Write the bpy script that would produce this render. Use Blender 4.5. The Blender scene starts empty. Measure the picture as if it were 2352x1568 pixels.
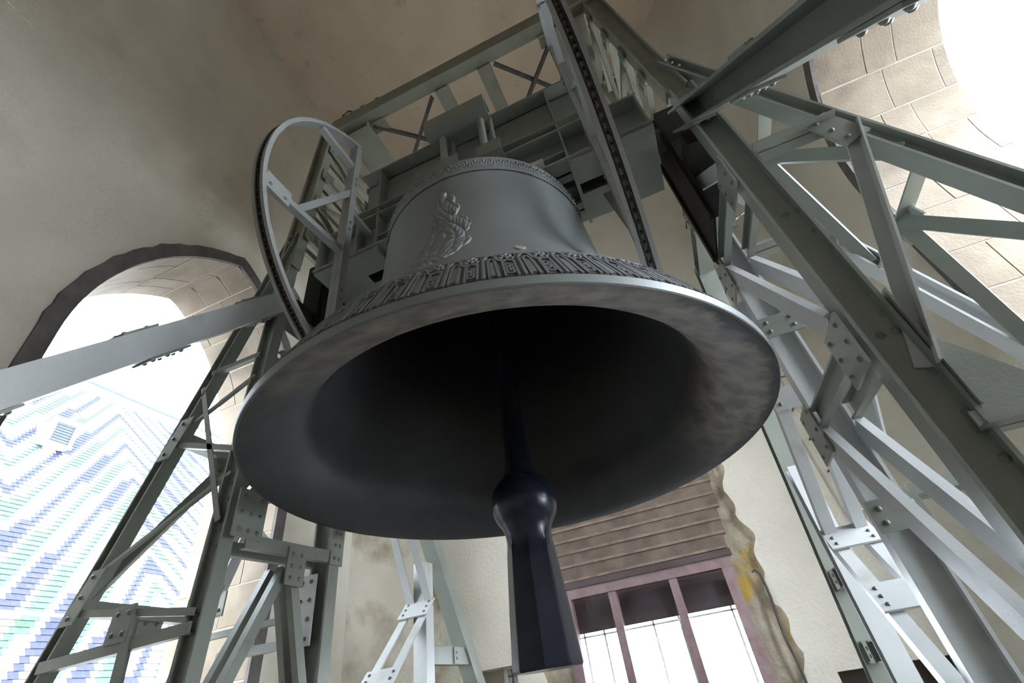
import bpy, bmesh, math, random
from mathutils import Vector, Matrix
from mathutils.geometry import tessellate_polygon
random.seed(7)
sc = bpy.context.scene
col = sc.collection
PI = math.pi

# ---------------------------------------------------------------- camera, sky, exposure
camd = bpy.data.cameras.new('camera')
cam = bpy.data.objects.new('camera', camd); col.objects.link(cam)
camd.sensor_width = 36.0; camd.lens = 16.316; camd.clip_start = 0.02; camd.clip_end = 500
right = Vector((0.91502, 0.38258, -0.12873)); down = Vector((-0.33053, 0.52710, -0.78297)); fwd = Vector((-0.23205, 0.75892, 0.60849))
rm = Matrix((right.normalized(), (-down).normalized(), (-fwd).normalized())).transposed()
cam.matrix_world = Matrix.Translation((0.891, -2.626, 1.60)) @ rm.to_4x4()
sc.camera = cam

w = bpy.data.worlds.new('sky'); sc.world = w; w.use_nodes = True
bg = w.node_tree.nodes['Background']
bg.inputs['Color'].default_value = (0.83, 0.92, 1.0, 1); bg.inputs['Strength'].default_value = 3.6
sc.view_settings.view_transform = 'Standard'; sc.view_settings.look = 'None'
sc.view_settings.exposure = 2.65; sc.view_settings.gamma = 1.0; sc.view_settings.use_curve_mapping = False
sc.cycles.max_bounces = 10; sc.cycles.diffuse_bounces = 8; sc.cycles.use_denoising = True
sc.cycles.sample_clamp_indirect = 8

# ---------------------------------------------------------------- materials
def node_mat(name, c1, c2, scale=3.0, rough=.6, metal=0.0, bump=.0, bscale=60, detail=6, lo=.35, hi=.65, spec=.5,
             c3=None, s3=1.0, lo3=.55, hi3=.75):
    m = bpy.data.materials.new(name); m.use_nodes = True
    nt = m.node_tree; N = nt.nodes; L = nt.links
    b = N['Principled BSDF']; b.inputs['Roughness'].default_value = rough; b.inputs['Metallic'].default_value = metal
    b.inputs['Specular IOR Level'].default_value = spec
    tc = N.new('ShaderNodeTexCoord')
    n = N.new('ShaderNodeTexNoise'); n.inputs['Scale'].default_value = scale; n.inputs['Detail'].default_value = detail
    L.new(tc.outputs['Object'], n.inputs['Vector'])
    r = N.new('ShaderNodeValToRGB'); r.color_ramp.elements[0].position = lo; r.color_ramp.elements[1].position = hi
    r.color_ramp.elements[0].color = (*c1, 1); r.color_ramp.elements[1].color = (*c2, 1)
    L.new(n.outputs['Fac'], r.inputs['Fac'])
    out = r.outputs['Color']
    if c3:
        n3 = N.new('ShaderNodeTexNoise'); n3.inputs['Scale'].default_value = s3; n3.inputs['Detail'].default_value = 8
        L.new(tc.outputs['Object'], n3.inputs['Vector'])
        r3 = N.new('ShaderNodeMapRange'); r3.inputs['From Min'].default_value = lo3; r3.inputs['From Max'].default_value = hi3
        L.new(n3.outputs['Fac'], r3.inputs['Value'])
        mx = N.new('ShaderNodeMix'); mx.data_type = 'RGBA'
        L.new(r3.outputs['Result'], mx.inputs['Factor']); L.new(out, mx.inputs['A']); mx.inputs['B'].default_value = (*c3, 1)
        out = mx.outputs['Result']
    L.new(out, b.inputs['Base Color'])
    if bump:
        n2 = N.new('ShaderNodeTexNoise'); n2.inputs['Scale'].default_value = bscale; n2.inputs['Detail'].default_value = 5
        L.new(tc.outputs['Object'], n2.inputs['Vector'])
        bp = N.new('ShaderNodeBump'); bp.inputs['Strength'].default_value = bump; bp.inputs['Distance'].default_value = .02
        L.new(n2.outputs['Fac'], bp.inputs['Height']); L.new(bp.outputs['Normal'], b.inputs['Normal'])
    return m

M = {}
M['plaster'] = node_mat('plaster', (.565, .525, .45), (.645, .60, .52), 1.3, .92, 0, .5, 30, 8, .3, .7, .2, (.44, .385, .295), .9, .56, .82)
M['dirty'] = node_mat('stained_plaster', (.50, .455, .375), (.62, .57, .485), 1.6, .92, 0, .6, 26, 8, .3, .7, .2, (.27, .215, .14), 1.5, .50, .68)
M['ceil'] = node_mat('ceiling_plaster', (.60, .505, .405), (.67, .57, .465), 1.7, .92, 0, .35, 22, 8, .3, .7, .2, (.40, .34, .27), 3.2, .64, .80)
M['stone'] = node_mat('ashlar', (.165, .133, .10), (.235, .197, .154), 2.2, .85, 0, .3, 40, 8, .3, .7, .3, (.125, .10, .08), 1.6, .52, .75)
M['mortar'] = node_mat('mortar', (.36, .31, .245), (.42, .365, .29), 8, .9)
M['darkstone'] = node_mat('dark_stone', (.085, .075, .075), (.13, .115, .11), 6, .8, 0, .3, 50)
M['steel'] = node_mat('grey_green_paint', (.205, .22, .193), (.25, .265, .235), 2.5, .36, 0, .08, 70, 6, .3, .7, .6, (.15, .145, .12), 2.3, .58, .82)
M['steel2'] = node_mat('olive_grey_paint', (.20, .205, .16), (.25, .255, .205), 2.0, .5, 0, .08, 70, 6, .3, .7, .4, (.13, .125, .10), 2.6, .55, .8)
M['wheel'] = node_mat('pale_grey_paint', (.27, .275, .27), (.32, .325, .315), 3.0, .40, 0, .06, 70, 6, .3, .7, .5, (.2, .19, .17), 3, .6, .8)
M['pale'] = node_mat('lit_steel_paint', (.42, .43, .43), (.48, .49, .485), 3.0, .38, 0, .06, 70, 6, .3, .7, .5, (.28, .26, .22), 3, .6, .8)  # lighter copy of the steel paint, with window light put into the colour
M['umber'] = node_mat('umber_wall', (.13, .105, .08), (.19, .155, .12), 3, .9)
M['grease'] = node_mat('greasy_black_steel', (.008, .008, .008), (.022, .018, .015), 4, .65, 0, 0, 60, 6, .35, .65, .2)
M['chain'] = node_mat('chain_steel', (.02, .02, .02), (.07, .055, .045), 20, .45, .4)
M['rivet'] = node_mat('rivet_paint', (.13, .14, .13), (.19, .2, .185), 9, .45)
M['bronze'] = node_mat('bell_bronze', (.20, .215, .215), (.24, .255, .255), 1.6, .46, .1, .05, 60, 8, .3, .7, .5, (.26, .26, .24), 4.5, .66, .8)
M['bronzerel'] = node_mat('bell_bronze_relief', (.16, .17, .175), (.21, .22, .225), 3, .42, .15)
M['bronzeband'] = node_mat('bell_bronze_recess', (.075, .066, .054), (.12, .108, .09), 5, .5, .1)
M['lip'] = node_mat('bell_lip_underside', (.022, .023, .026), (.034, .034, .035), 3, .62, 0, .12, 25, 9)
def dusty_shaded_lip(m):
    # pale dust lies on the underside of the lip, from the near edge round to the right; ragged outline with worn-off patches
    nt = m.node_tree; N = nt.nodes; L = nt.links; b = N['Principled BSDF']
    old = b.inputs['Base Color'].links[0].from_socket
    def mth(op, a, c=None, c2=None):
        n = N.new('ShaderNodeMath'); n.operation = op
        for i_, q in enumerate((a, c, c2)):
            if q is None: continue
            if isinstance(q, (int, float)): n.inputs[i_].default_value = q
            else: L.new(q, n.inputs[i_])
        return n.outputs[0]
    tc = N.new('ShaderNodeTexCoord'); sx = N.new('ShaderNodeSeparateXYZ'); L.new(tc.outputs['Object'], sx.inputs[0])
    x, y, z = sx.outputs
    r = mth('SQRT', mth('ADD', mth('MULTIPLY', x, x), mth('MULTIPLY', y, y)))
    cosang = mth('DIVIDE', mth('ADD', mth('MULTIPLY', x, .80), mth('MULTIPLY', y, -.60)), r)
    n1 = N.new('ShaderNodeTexNoise'); n1.inputs['Scale'].default_value = 2.6; n1.inputs['Detail'].default_value = 10; n1.inputs['Roughness'].default_value = .65
    L.new(tc.outputs['Object'], n1.inputs['Vector'])
    nz = mth('SUBTRACT', n1.outputs['Fac'], .5)
    def ramp(v, a, c):
        q = N.new('ShaderNodeMapRange'); q.inputs['From Min'].default_value = a; q.inputs['From Max'].default_value = c; L.new(v, q.inputs['Value']); return q.outputs['Result']
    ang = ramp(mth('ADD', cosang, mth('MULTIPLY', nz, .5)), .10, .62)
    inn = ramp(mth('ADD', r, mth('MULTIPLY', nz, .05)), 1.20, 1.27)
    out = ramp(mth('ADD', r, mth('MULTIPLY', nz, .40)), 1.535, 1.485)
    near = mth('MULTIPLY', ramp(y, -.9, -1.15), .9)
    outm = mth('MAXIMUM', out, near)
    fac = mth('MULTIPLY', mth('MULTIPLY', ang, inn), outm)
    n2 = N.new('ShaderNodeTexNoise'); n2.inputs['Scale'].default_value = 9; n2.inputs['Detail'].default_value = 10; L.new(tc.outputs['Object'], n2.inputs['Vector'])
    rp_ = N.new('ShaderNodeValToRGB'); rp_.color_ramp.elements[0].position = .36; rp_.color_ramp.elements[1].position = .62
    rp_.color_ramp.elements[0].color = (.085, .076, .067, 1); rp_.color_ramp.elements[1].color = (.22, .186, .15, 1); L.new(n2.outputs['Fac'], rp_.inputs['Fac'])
    inner_shade = N.new('ShaderNodeMix'); inner_shade.data_type = 'RGBA'; L.new(ramp(r, 1.26, 1.05), inner_shade.inputs['Factor']); L.new(old, inner_shade.inputs['A']); inner_shade.inputs['B'].default_value = (.010, .010, .012, 1)  # shade inside the bell painted in: base colour darkens inward
    old = inner_shade.outputs['Result']
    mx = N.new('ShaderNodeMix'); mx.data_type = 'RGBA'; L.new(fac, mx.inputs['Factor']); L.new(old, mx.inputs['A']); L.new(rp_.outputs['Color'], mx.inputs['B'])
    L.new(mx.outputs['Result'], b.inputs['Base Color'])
dusty_shaded_lip(M['lip'])
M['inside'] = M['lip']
M['clapper'] = node_mat('clapper_iron', (.016, .02, .034), (.026, .031, .048), 6, .22, .3, .03, 30)
M['cream'] = node_mat('cream_patch', (.42, .40, .33), (.5, .47, .4), 20, .7)
M['wood'] = node_mat('weathered_board', (.115, .080, .062), (.18, .132, .104), 5, .75, 0, .3, 40)
M['wood2'] = node_mat('worn_board_edge', (.17, .12, .092), (.26, .19, .148), 7, .8, 0, .3, 40)
M['frame'] = node_mat('oxblood_frame_paint', (.21, .135, .135), (.29, .20, .20), 9, .6, 0, .2, 60, 6, .3, .7, .4, (.24, .19, .18), 5, .62, .75)
M['darkpanel'] = node_mat('brown_panel', (.07, .045, .045), (.10, .07, .07), 3, .5)
M['rough'] = node_mat('bare_masonry', (.19, .155, .115), (.36, .315, .25), 5, .9, 0, .8, 18, 9, .3, .7, .2, (.36, .24, .06), 2.0, .52, .62)
M['iron'] = node_mat('dark_iron', (.05, .045, .04), (.09, .08, .07), 10, .6)
M['brass'] = node_mat('pale_rod', (.40, .34, .24), (.48, .42, .3), 8, .5)
M['floor'] = node_mat('floor_stone', (.10, .09, .08), (.15, .135, .12), 2, .8)
M['nearboards'] = node_mat('dark_boarding', (.20, .18, .15), (.27, .24, .20), 4, .8)
M['white'] = node_mat('white_paint', (.72, .72, .70), (.78, .78, .76), 6, .5)
M['signgrey'] = node_mat('sign_grey', (.42, .42, .44), (.46, .46, .48), 6, .5)
M['signdark'] = node_mat('sign_dark', (.06, .06, .08), (.09, .09, .11), 6, .5)
M['city'] = node_mat('distant_ground', (.16, .16, .16), (.24, .23, .22), .05, .9)
M['tile_w'] = node_mat('white_glazed_tile', (.74, .74, .74), (.80, .80, .80), 9, .9, 0, 0, 60, 6, .35, .65, 0)
M['tile_p'] = node_mat('pale_glazed_tile', (.15, .165, .158), (.18, .19, .185), 9, .7, 0, 0, 60, 6, .35, .65, 0)
M['tile_g'] = node_mat('green_glazed_tile', (.054, .082, .065), (.063, .092, .074), 9, .7, 0, 0, 60, 6, .35, .65, 0)
M['tile_b'] = node_mat('blue_glazed_tile', (.042, .045, .070), (.050, .053, .079), 9, .7, 0, 0, 60, 6, .35, .65, 0, (.095, .070, .075), 1.1, .62, .7)
M['lead'] = node_mat('ridge_lead', (.075, .085, .098), (.085, .095, .11), 4, .8, 0, 0, 60, 6, .35, .65, .05)
gm = bpy.data.materials.new('window_glass'); gm.use_nodes = True
gb = gm.node_tree.nodes['Principled BSDF']; gb.inputs['Transmission Weight'].default_value = 1.0; gb.inputs['Roughness'].default_value = 0.02
gb.inputs['IOR'].default_value = 1.45; gb.inputs['Base Color'].default_value = (.95, .97, 1, 1)
M['glass'] = gm

# ---------------------------------------------------------------- mesh helpers
class MB:
    def __init__(s): s.v = []; s.f = []; s.mi = []
    def add(s, vs, fs, mi=0):
        o = len(s.v); s.v += [Vector(x) for x in vs]; s.f += [tuple(i + o for i in f) for f in fs]; s.mi += [mi] * len(fs)
    def box(s, c, size, rot=None, mi=0):
        hx, hy, hz = [k / 2 for k in size]
        vs = [Vector((x, y, z)) for x in (-hx, hx) for y in (-hy, hy) for z in (-hz, hz)]
        if rot: vs = [rot @ q for q in vs]
        c = Vector(c)
        s.add([q + c for q in vs], [(0, 1, 3, 2), (4, 6, 7, 5), (0, 4, 5, 1), (2, 3, 7, 6), (0, 2, 6, 4), (1, 5, 7, 3)], mi)
    def extrude(s, p, q, prof, up, mi=0):
        p = Vector(p); q = Vector(q); d = (q - p).normalized(); up = Vector(up)
        a = (up - up.dot(d) * d).normalized(); b = a.cross(d)
        n = len(prof)
        vs = [p + b * x + a * y for x, y in prof] + [q + b * x + a * y for x, y in prof]
        fs = [(i, (i + 1) % n, n + (i + 1) % n, n + i) for i in range(n)] + [tuple(range(n))[::-1], tuple(range(n, 2 * n))]
        s.add(vs, fs, mi)
    def tube(s, pts, r, n=8, mi=0):
        pts = [Vector(q) for q in pts]; rings = []
        for i, q in enumerate(pts):
            d = (pts[min(i + 1, len(pts) - 1)] - pts[max(i - 1, 0)]).normalized()
            u = Vector((0, 0, 1)) if abs(d.z) < .9 else Vector((1, 0, 0))
            a = (u - u.dot(d) * d).normalized(); b = d.cross(a)
            rings.append([q + r * (math.cos(2 * PI * k / n) * a + math.sin(2 * PI * k / n) * b) for k in range(n)])
        vs = [x for r_ in rings for x in r_]; fs = []
        for i in range(len(pts) - 1):
            for k in range(n):
                fs.append((i * n + k, i * n + (k + 1) % n, (i + 1) * n + (k + 1) % n, (i + 1) * n + k))
        fs += [tuple(range(n))[::-1], tuple(range((len(pts) - 1) * n, len(pts) * n))]
        s.add(vs, fs, mi)
    def lathe(s, prof, n=128, mi=0, close=False, rfun=None):
        vs = []; fs = []
        for r, z in prof:
            for k in range(n):
                t = 2 * PI * k / n; rr = r if rfun is None else rfun(r, z, t)
                vs.append((rr * math.cos(t), rr * math.sin(t), z))
        for i in range(len(prof) - 1):
            for k in range(n):
                fs.append((i * n + k, i * n + (k + 1) % n, (i + 1) * n + (k + 1) % n, (i + 1) * n + k))
        s.add(vs, fs, mi)
    def mesh(s, name, mats, base=Vector((0, 0, 0)), smooth=None):
        me = bpy.data.meshes.new(name)
        me.from_pydata([tuple(q - base) for q in s.v], [], s.f)
        for m in (mats if isinstance(mats, (list, tuple)) else [mats]): me.materials.append(m)
        if any(s.mi): me.polygons.foreach_set('material_index', s.mi)
        bm = bmesh.new(); bm.from_mesh(me); bmesh.ops.recalc_face_normals(bm, faces=bm.faces); bm.to_mesh(me); bm.free()
        if smooth is not None:
            me.shade_smooth(); me.set_sharp_from_angle(angle=math.radians(smooth))
        me.update()
        return me

def tag(o, label=None, cat=None, group=None, kind=None):
    if label: o['label'] = label
    if cat: o['category'] = cat
    if group: o['group'] = group
    if kind: o['kind'] = kind
    return o
def thing(name, base, label, cat, group=None):
    o = bpy.data.objects.new(name, None); o.location = base; col.objects.link(o); o.empty_display_size = .2
    return tag(o, label, cat, group)
def part(name, mb, mats, parent=None, smooth=None, label=None, kind=None):
    # vertices are given in world coordinates; parents are never rotated
    base = Vector((0, 0, 0)); p = parent
    while p is not None: base = base + Vector(p.location); p = p.parent
    me = mb.mesh(name, mats, base, smooth)
    o = bpy.data.objects.new(name, me); col.objects.link(o)
    if parent: o.parent = parent
    return tag(o, label, None, None, kind)
def place(name, me, mat4, parent):
    o = bpy.data.objects.new(name, me); col.objects.link(o)
    base = Vector((0, 0, 0)); p = parent
    while p is not None: base = base + Vector(p.location); p = p.parent
    o.parent = parent
    o.matrix_local = Matrix.Translation(-base) @ mat4
    return o

def P_I(h, b, t=.016):
    H = h / 2; B = b / 2; w_ = t / 2
    return [(-B, -H), (B, -H), (B, -H + t), (w_, -H + t), (w_, H - t), (B, H - t), (B, H), (-B, H), (-B, H - t), (-w_, H - t), (-w_, -H + t), (-B, -H + t)]
def P_C(h, b, t=.014):
    H = h / 2; B = b / 2
    return [(-B, -H), (B, -H), (B, -H + t), (-B + t, -H + t), (-B + t, H - t), (B, H - t), (B, H), (-B, H)]
def P_L(a, b, t=.012):
    return [(-b / 2, -a / 2), (b / 2, -a / 2), (b / 2, -a / 2 + t), (-b / 2 + t, -a / 2 + t), (-b / 2 + t, a / 2), (-b / 2, a / 2)]
def P_B(h, b): return [(-b / 2, -h / 2), (b / 2, -h / 2), (b / 2, h / 2), (-b / 2, h / 2)]

def dome(r=.016, n=8):
    m = MB(); vs = [(0, 0, r * .75)]; fs = []
    for j, (rr, zz) in enumerate(((.62, .58), (1.0, 0.0))):
        for k in range(n): vs.append((r * rr * math.cos(2 * PI * k / n), r * rr * math.sin(2 * PI * k / n), r * zz))
    for k in range(n):
        fs.append((0, 1 + k, 1 + (k + 1) % n)); fs.append((1 + k, n + 1 + k, n + 1 + (k + 1) % n, 1 + (k + 1) % n))
    m.add(vs, fs); return m.mesh('rivet', M['rivet'], smooth=60)
RIV = dome()
def rivet(pos, nrm, parent, sc_=1.0):
    q = Vector(nrm).to_track_quat('Z', 'Y').to_matrix().to_4x4()
    return place('rivet', RIV, Matrix.Translation(pos) @ q @ Matrix.Scale(sc_, 4), parent)
def beam(root, name, p, q, prof, up, mat='steel', label=None):
    m = MB(); m.extrude(p, q, prof, up); return part(name, m, M[mat], root, label=label)
def gusset(root, c, eu, ev, wu, wv, nrm, nu=2, nv=3, mat='steel', cut=0.0, t=.014, name='gusset_plate'):
    """riveted plate: centre c, edge directions eu, ev, rivet heads on the nrm side"""
    c = Vector(c); eu = Vector(eu).normalized(); nrm = Vector(nrm).normalized()
    ev = Vector(ev); ev = (ev - ev.dot(nrm) * nrm).normalized(); eu = (eu - eu.dot(nrm) * nrm).normalized()
    m = MB(); a, b = wu / 2, wv / 2
    poly = [(-a, -b), (a, -b), (a, b - cut), (a - cut, b), (-a, b)] if cut else [(-a, -b), (a, -b), (a, b), (-a, b)]
    vs = [c + eu * x + ev * y + nrm * (t / 2) for x, y in poly] + [c + eu * x + ev * y - nrm * (t / 2) for x, y in poly]
    n = len(poly)
    m.add(vs, [tuple(range(n)), tuple(range(n, 2 * n))[::-1]] + [(i, n + i, n + (i + 1) % n, (i + 1) % n) for i in range(n)])
    g = part(name, m, M[mat], root)
    for i in range(nu):
        for j in range(nv):
            x = (-a + .045) + (wu - .09) * (i / max(nu - 1, 1)); y = (-b + .045) + (wv - .09) * (j / max(nv - 1, 1))
            rivet(c + eu * x + ev * y + nrm * (t / 2), nrm, g)
    return g

# ---------------------------------------------------------------- the room
XL, XR, YN, YF = -3.60, 3.80, -3.55, 3.88
CX, CY = .10, .165
ZC, ZT = 12.1, 7.6
RC = .95
def struct(name, mb, mats, smooth=None):
    o = part(name, mb, mats, None, smooth); o['kind'] = 'structure'; return o
m = MB(); m.box((CX, CY, -.05), (10.2, 8, .1)); struct('floor', m, M['floor'])

def rsq(th):
    # polar radius of the square plan with rounded corners, about the plan centre
    c, s = math.cos(th), math.sin(th); hx = (XR - XL) / 2; hy = (YF - YN) / 2
    r = min(hx / abs(c) if abs(c) > 1e-6 else 9e9, hy / abs(s) if abs(s) > 1e-6 else 9e9)
    x, y = abs(r * c), abs(r * s); kx, ky = hx - RC, hy - RC
    if x > kx and y > ky:
        A = 1; B = -2 * (abs(c) * kx + abs(s) * ky); D = kx * kx + ky * ky - RC * RC
        r = (-B + math.sqrt(B * B - 4 * D)) / 2
    return r
def roct(th, ap=3.66):
    return ap / math.cos(((th + PI / 8) % (PI / 4)) - PI / 8)
NT = 256
m = MB(); vs = []; NZ = 28
for j in range(NZ + 1):
    u = j / NZ; z = ZT + (ZC - ZT) * u; s_ = u * u * (3 - 2 * u)
    for k in range(NT):
        th = 2 * PI * k / NT; r = (1 - s_) * rsq(th) + s_ * roct(th)
        vs.append((CX + r * math.cos(th), CY + r * math.sin(th), z))
fs = [(j * NT + k, j * NT + (k + 1) % NT, (j + 1) * NT + (k + 1) % NT, (j + 1) * NT + k) for j in range(NZ) for k in range(NT)]
m.add(vs, fs); struct('wall_upper', m, M['plaster'], 60)
m = MB(); m.add([(CX + roct(2 * PI * k / NT) * math.cos(2 * PI * k / NT), CY + roct(2 * PI * k / NT) * math.sin(2 * PI * k / NT), ZC) for k in range(NT)], [tuple(range(NT))])
struct('ceiling', m, M['ceil'])

def corner(name, cx, cy, a0, mt='plaster'):
    m = MB(); n = 14; vs = []
    for k in range(n + 1):
        a = a0 + PI / 2 * k / n
        for z in (0, ZT): vs.append((cx + RC * math.cos(a), cy + RC * math.sin(a), z))
    m.add(vs, [(2 * k, 2 * k + 2, 2 * k + 3, 2 * k + 1) for k in range(n)]); struct(name, m, M[mt], 60)
corner('wall_corner_far_right', XR - RC, YF - RC, 0); corner('wall_corner_far_left', XL + RC, YF - RC, PI / 2, 'dirty')
corner('wall_corner_near_left', XL + RC, YN + RC, PI); corner('wall_corner_near_right', XR - RC, YN + RC, 1.5 * PI)

def flat_wall(name, outer, holes, conv, mats='plaster'):
    polys = [[Vector((a, b, 0)) for a, b in outer]] + [[Vector((a, b, 0)) for a, b in h] for h in holes]
    tri = tessellate_polygon(polys); flat = [p for pl in polys for p in pl]
    m = MB(); m.add([conv(p.x, p.y) for p in flat], [tuple(t) for t in tri]); return struct(name, m, M[mats])

def arch_pts(cy, w_, spring, R, sill, n=18):
    """pointed (R>w) or round (R=w) arch outline, from the near foot over the apex to the far foot"""
    pts = []
    amax = math.acos((R - w_) / R)
    for k in range(n + 1):
        a = amax * k / n; pts.append((cy - (R * math.cos(a) - (R - w_)), spring + R * math.sin(a)))
    rightp = [(2 * cy - y, z) for y, z in pts[:-1]][::-1]
    return [(cy - w_, sill)] + pts + rightp + [(cy + w_, sill)]
SILL = 1.15
AL = dict(cy=.19, w_=1.33, spring=4.6, R=2.29); AR = dict(cy=.17, w_=1.57, spring=5.42, R=1.571)
rectY = [(YN + RC, 0), (YF - RC, 0), (YF - RC, ZT), (YN + RC, ZT)]
flat_wall('wall_left', rectY, [arch_pts(sill=SILL, **AL)], lambda a, b: (XL, a, b))
flat_wall('wall_right', rectY, [arch_pts(sill=SILL, **AR)], lambda a, b: (XR, a, b))
rectX = [(XL + RC, 0), (XR - RC, 0), (XR - RC, ZT), (XL + RC, ZT)]
flat_wall('wall_near', rectX, [], lambda a, b: (a, YN, b), 'nearboards')
DX0, DX1, DZ = -1.32, 1.44, 4.55
# ragged edge of the plaster round the doorway
def rag(k): return .045 * math.sin(k * .37) + .03 * math.sin(k * .91 + 1) + random.uniform(-.012, .012)
NJ = 76
jag = [(DX0, 0)] + [(DX0 + rag(k), DZ * k / NJ) for k in range(1, NJ)] + [(DX0 + .02, DZ), (DX1 - .03, DZ)] + \
      [(DX1 - .02 + rag(k + 9), DZ * k / NJ) for k in range(NJ - 1, 0, -1)] + [(DX1, 0)]
N1 = [(-2.5, 0), (-2.5, 1.96), (-1.72, 1.96), (-1.72, 0)]
N2 = [(1.70, 0), (1.70, 1.42), (2.75, 1.42), (2.75, 0)]
lower = [(XL + RC, 0), N1[0], N1[1], N1[2], N1[3]] + jag + [N2[0], N2[1], N2[2], N2[3], (XR - RC, 0), (XR - RC, ZT), (XL + RC, ZT)]
flat_wall('wall_far', lower, [], lambda a, b: (a, YF, b))
for (x0, x1, zt, mt, nm) in ((-2.5, -1.72, 1.96, 'plaster', 'trim_1'), (1.70, 2.75, 1.42, 'umber', 'trim_2')):
    m = MB(); d = .5
    a, b, c, e = (x0, YF, 0), (x1, YF, 0), (x1, YF, zt), (x0, YF, zt)
    A, B, Cc, Ee = (x0, YF + d, 0), (x1, YF + d, 0), (x1, YF + d, zt), (x0, YF + d, zt)
    m.add([a, b, c, e, A, B, Cc, Ee], [(4, 5, 6, 7), (0, 4, 7, 3), (1, 2, 6, 5), (3, 7, 6, 2)]); struct(nm, m, M[mt])

# ---- arched openings: mortar bed, ashlar blocks, dark edge strip
def arched_opening(idx, X0, X1, A, splits, seed):
    rnd = random.Random(seed)
    inner = arch_pts(sill=SILL, n=12, **A)
    Ab = dict(A); g = .004; Ab['w_'] += g; Ab['R'] += g
    sgn = 1 if X1 > X0 else -1
    bed = arch_pts(sill=SILL - g, n=24, **Ab)
    m = MB(); vs = []
    for y, z in bed: vs += [(X0, y, z), (X1, y, z)]
    n = len(bed)
    m.add(vs, [(2 * i, 2 * i + 2, 2 * i + 3, 2 * i + 1) for i in range(n - 1)] + [(2 * n - 2, 0, 1, 2 * n - 1)])
    root = struct('window_%d' % idx, m, M['mortar'])
    # courses follow the outline by arc length
    P = [Vector((0, y, z)) for y, z in arch_pts(sill=SILL, n=24, **A)]
    Q = [Vector((0, y, z)) for y, z in bed]
    L = [0]
    for i in range(1, len(P)): L.append(L[-1] + (P[i] - P[i - 1]).length)
    def at(s, pts):
        for i in range(1, len(L)):
            if s <= L[i] + 1e-9:
                t = (s - L[i - 1]) / max(L[i] - L[i - 1], 1e-9); return pts[i - 1].lerp(pts[i], t)
        return pts[-1]
    s = 0; ci = 0
    while s < L[-1] - .05:
        h = min(rnd.uniform(.40, .56), L[-1] - s)
        cuts = sorted([0, 1] + [min(max(c + rnd.uniform(-.07, .07) + (.12 if ci % 2 else -.1), .12), .9) for c in splits])
        for a, b in zip(cuts, cuts[1:]):
            if b - a < .06: continue
            ga = .009; m = MB(); vs = []; pr = rnd.uniform(-.001, .005)
            k = 4
            ss = [s + ga + (h - 2 * ga) * q / k for q in range(k + 1)]
            xa = X0 + (X1 - X0) * a + sgn * (ga if a > 0 else .0); xb = X0 + (X1 - X0) * b - sgn * ga
            for q in ss:
                p_in = at(q, P); p_out = at(q, Q); dirn = (p_in - p_out).normalized(); p_in = p_in + dirn * pr
                for pp in (p_in, p_out):
                    vs += [(xa, pp.y, pp.z), (xb, pp.y, pp.z)]
            fs = []
            for q in range(k):
                o = q * 4; fs += [(o, o + 4, o + 5, o + 1), (o + 2, o + 3, o + 7, o + 6), (o, o + 2, o + 6, o + 4), (o + 1, o + 5, o + 7, o + 3)]
            fs += [(0, 1, 3, 2), (4 * k, 4 * k + 2, 4 * k + 3, 4 * k + 1)]
            m.add(vs, fs); part('stone_block', m, M['stone'], root)
        s += h; ci += 1
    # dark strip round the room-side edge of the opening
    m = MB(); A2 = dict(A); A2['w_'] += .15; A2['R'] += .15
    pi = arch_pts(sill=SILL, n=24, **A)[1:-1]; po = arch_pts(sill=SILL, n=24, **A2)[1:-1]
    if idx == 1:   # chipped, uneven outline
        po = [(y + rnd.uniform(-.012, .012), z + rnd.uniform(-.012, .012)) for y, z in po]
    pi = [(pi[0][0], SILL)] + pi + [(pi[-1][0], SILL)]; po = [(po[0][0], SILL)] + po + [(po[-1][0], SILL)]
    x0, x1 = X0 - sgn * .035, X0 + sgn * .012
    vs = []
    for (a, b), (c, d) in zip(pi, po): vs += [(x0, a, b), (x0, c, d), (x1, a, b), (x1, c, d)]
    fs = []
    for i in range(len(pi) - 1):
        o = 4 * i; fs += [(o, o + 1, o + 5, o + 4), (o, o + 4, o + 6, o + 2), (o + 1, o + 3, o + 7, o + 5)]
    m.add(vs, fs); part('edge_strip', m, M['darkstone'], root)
    return root
arched_opening(1, XL, -4.85, AL, [.36, .7], 3)
arched_opening(2, XR, 5.05, AR, [.42, .78], 5)
# outer face of the tower round the two openings
for nm, X_, A in (('wall_outer_left', -4.85, AL), ('wall_outer_right', 5.05, AR)):
    flat_wall(nm, [(-6, -4), (6, -4), (6, 13), (-6, 13)], [arch_pts(sill=SILL - .008, cy=A['cy'], w_=A['w_'] + .008, spring=A['spring'], R=A['R'] + .008)], lambda a, b: (X_, a, b), 'stone')

# ---------------------------------------------------------------- door wall: boards above, glazed frame below
m = MB(); yb = YF + .10
# bare masonry jambs left where the plaster broke off
m.box((-1.25, yb + .11, DZ / 2), (.50, .22, DZ)); m.box((1.35, yb + .11, DZ / 2), (.50, .22, DZ)); m.box(((DX0 + DX1) / 2, yb + .11, DZ + .1), (DX1 - DX0 + .3, .22, .3))
struct('trim_3', m, M['rough'])
door = None
def dpart(name, mb, mat, parent=None):
    return part(name, mb, M[mat], parent)
m = MB(); X0, X1, ZF = -1.02, 1.12, 2.64; yd = YF + .13
m.box(((X0 + X1) / 2, yd, ZF - .05), (X1 - X0 + .02, .14, .11)); door = struct('door_1', m, M['frame'])
for xj in (X0 + .06, X1 - .06):
    m = MB(); m.box((xj, yd, (ZF - .106) / 2), (.12, .14, ZF - .106)); dpart('jamb', m, 'frame', door)
m = MB(); m.box(((X0 + X1) / 2, yd, ZF + .045), (X1 - X0 + .1, .2, .07)); dpart('lintel', m, 'darkpanel', door)
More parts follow.
